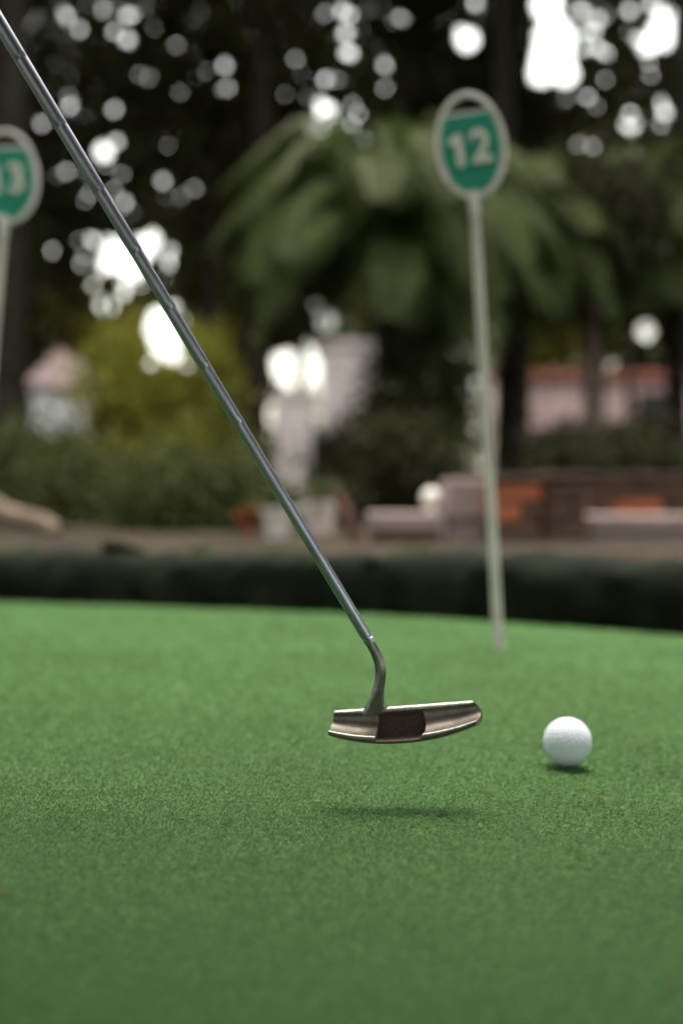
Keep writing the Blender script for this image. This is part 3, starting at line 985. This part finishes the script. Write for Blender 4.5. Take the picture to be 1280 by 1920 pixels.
def slab(name, label, cat, x0, x1, ytop, ybase, Y, depth, m_, base_m=None):
    a, b = at(x0, ybase, Y), at(x1, ybase, Y)
    zt = at(x0, ytop, Y).z
    zb = GZ0 - .02
    W = b.x - a.x
    t = empty(name, ((a.x + b.x) / 2, Y, GZ0))
    tag(t, label, cat)
    zm = max(.02, (zt - GZ0) * .38)
    bm = bmesh.new(); add_box(bm, (-W / 2, 0, zm), (W / 2, depth, zt - GZ0), .008)
    bm_obj('top_block', bm, M[m_], t)
    bm = bmesh.new(); add_box(bm, (-W / 2 + .01, .012, -.02), (W / 2 - .01, depth - .012, zm), .004)
    bm_obj('plinth', bm, M[base_m or m_], t)
slab('stone_step', 'long mauve concrete step on a dark red base', 'step', 690, 832, 962, 1003, 4.5, .3, 'mauve', 'darkwood')
slab('concrete_block', 'upright mauve grey concrete block left of the orange brick planter', 'block', 838, 918, 898, 1003, 4.6, .3, 'mauve')
slab('stone_step', 'grey concrete step before the long brick planter wall', 'step', 1100, 1330, 966, 1000, 4.7, .3, 'mauve')

def lathe(profile, n=24):
    bm = bmesh.new()
    rings = [[bm.verts.new((r * math.cos(2 * math.pi * k / n), r * math.sin(2 * math.pi * k / n), z)) for k in range(n)] for r, z in profile]
    for a, b in zip(rings[:-1], rings[1:]):
        for k in range(n): bm.faces.new((a[k], a[(k + 1) % n], b[(k + 1) % n], b[k]))
    bm.faces.new(rings[0][::-1]); bm.faces.new(rings[-1])
    return bm

# white globe standing on the step
g_ = at(808, 960, 4.62)
zt = at(760, 962, 4.5).z
t = empty('globe_ornament', (g_.x, 4.62, zt))
tag(t, 'white glazed globe on a short neck standing on the mauve step', 'ornament')
pr = [(.022, 0), (.024, .006), (.014, .012), (.014, .02)]
bm_obj('neck', lathe(pr), M['glaze'], t, smooth_angle=40)
pr = [(.012, .018)] + [(.032 * math.sin(q), .048 - .032 * math.cos(q)) for q in np.linspace(.3, math.pi - .05, 14)]
bm_obj('globe', lathe(pr), M['glaze'], t, smooth_angle=60)

def pot(name, label, px, py, Y, h, m_, plant=None):
    p = at(px, py, Y)
    t = empty(name, (p.x, Y, GZ0))
    tag(t, label, 'pot')
    w = h * .5
    pr = [(w * .62, -.01), (w * .66, .01), (w * .95, h * .8), (w * 1.08, h * .82), (w * 1.1, h), (w * .95, h), (w * .9, h * .86)]
    bm_obj('body', lathe(pr), M[m_], t, smooth_angle=40)
    P = rng.normal(0, 1, (260, 3)) * [w * .7, w * .7, h * .28] + [0, 0, h * 1.25]
    leaf_mesh('foliage', P, .03, M['leaf_mid'], t)
    if plant:
        P = rng.normal(0, 1, (160, 3)) * [w * .55, w * .55, h * .18] + [0, 0, h * 1.4]
        leaf_mesh('bloom', P, .03, M['petal'], t, aspect=.9)
pot('flower_pot', 'white pot of green leaves behind the putter shaft', 520, 990, 5.2, .11, 'glaze')
pot('flower_pot', 'small terracotta pot with red flowers beside the white pot', 466, 990, 5.4, .06, 'terracotta', True)
pot('flower_pot', 'pale pot in front of the dark shrub', 600, 985, 5.6, .13, 'pale')

# leaning dark red board beside the step
p0 = at(672, 1004, 4.7); p1 = at(630, 925, 4.78)
t = empty('leaning_board', (p0.x, p0.y, GZ0))
tag(t, 'dark red wooden trestle leaning at the end of the step', 'trestle')
B0 = Vector((p0.x, p0.y, GZ0))
d = p1 - B0
for off in (0, .16):
    bm = sweep([Vector((0, off, -.01)), Vector((d.x, off + .01, d.z))], [.022, .022], 4)
    bm_obj('leg', bm, M['darkwood'], t)
bm = sweep([Vector((d.x * .5, -.02, d.z * .5)), Vector((d.x * .5, .2, d.z * .5))], [.014, .014], 6)
bm_obj('rail', bm, M['darkwood'], t)

# sloping log at the left
t = empty('fallen_log', at(-40, 960, 5.6)); t.location.z = GZ0
tag(t, 'pale fallen log sloping down to the path at the left bushes', 'log')
a = at(-90, 915, 5.6) - t.location; b = at(110, 1000, 5.4) - t.location
pts = [a.lerp(b, q) + Vector((0, 0, .012 * math.sin(q * 9))) for q in np.linspace(0, 1, 9)]
bm_obj('trunk', sweep(pts, [.05 - .015 * q for q in np.linspace(0, 1, 9)], 10), M['palebark'], t, smooth_angle=60)

# dry scraps fallen on the turf
for i, (px, py) in enumerate([(655, 1463), (425, 1543), (830, 1528), (245, 1665), (1262, 1850), (12, 1680), (620, 1702), (1120, 1500)]):
    Yg = CAM_H * F / (py - 930)
    p = at(px, py, Yg)
    L_ = .0042 + .002 * (i % 3)
    bm = bmesh.new()
    g2 = np.random.default_rng(70 + i)
    n_ = 7
    top_ = []; bot_ = []
    for q in np.linspace(0, 1, n_):
        w = L_ * .28 * math.sin(math.pi * (.08 + .84 * q))
        zc_ = .0016 * math.sin(q * 3.1) + .0008
        top_.append((bm.verts.new(((q - .5) * L_, -w, zc_ + .0006)), bm.verts.new(((q - .5) * L_, 0, zc_)), bm.verts.new(((q - .5) * L_, w, zc_ + .0009))))
    for a_, b_ in zip(top_[:-1], top_[1:]):
        for k_ in (0, 1):
            bm.faces.new((a_[k_], a_[k_ + 1], b_[k_ + 1], b_[k_]))
    bmesh.ops.solidify(bm, geom=bm.faces[:], thickness=.0002)
    o = bm_obj('leaf_scrap', bm, M['dryleaf'], smooth_angle=50)
    o.location = (p.x, p.y, float(turf_z(p.x, p.y)) + .0012)
    o.rotation_euler = (g2.normal(0, .2), g2.normal(0, .2), g2.uniform(0, 6))
    tag(o, 'tiny brown dry leaf scrap lying on the turf', 'leaf', 'dry leaf scraps on the turf')
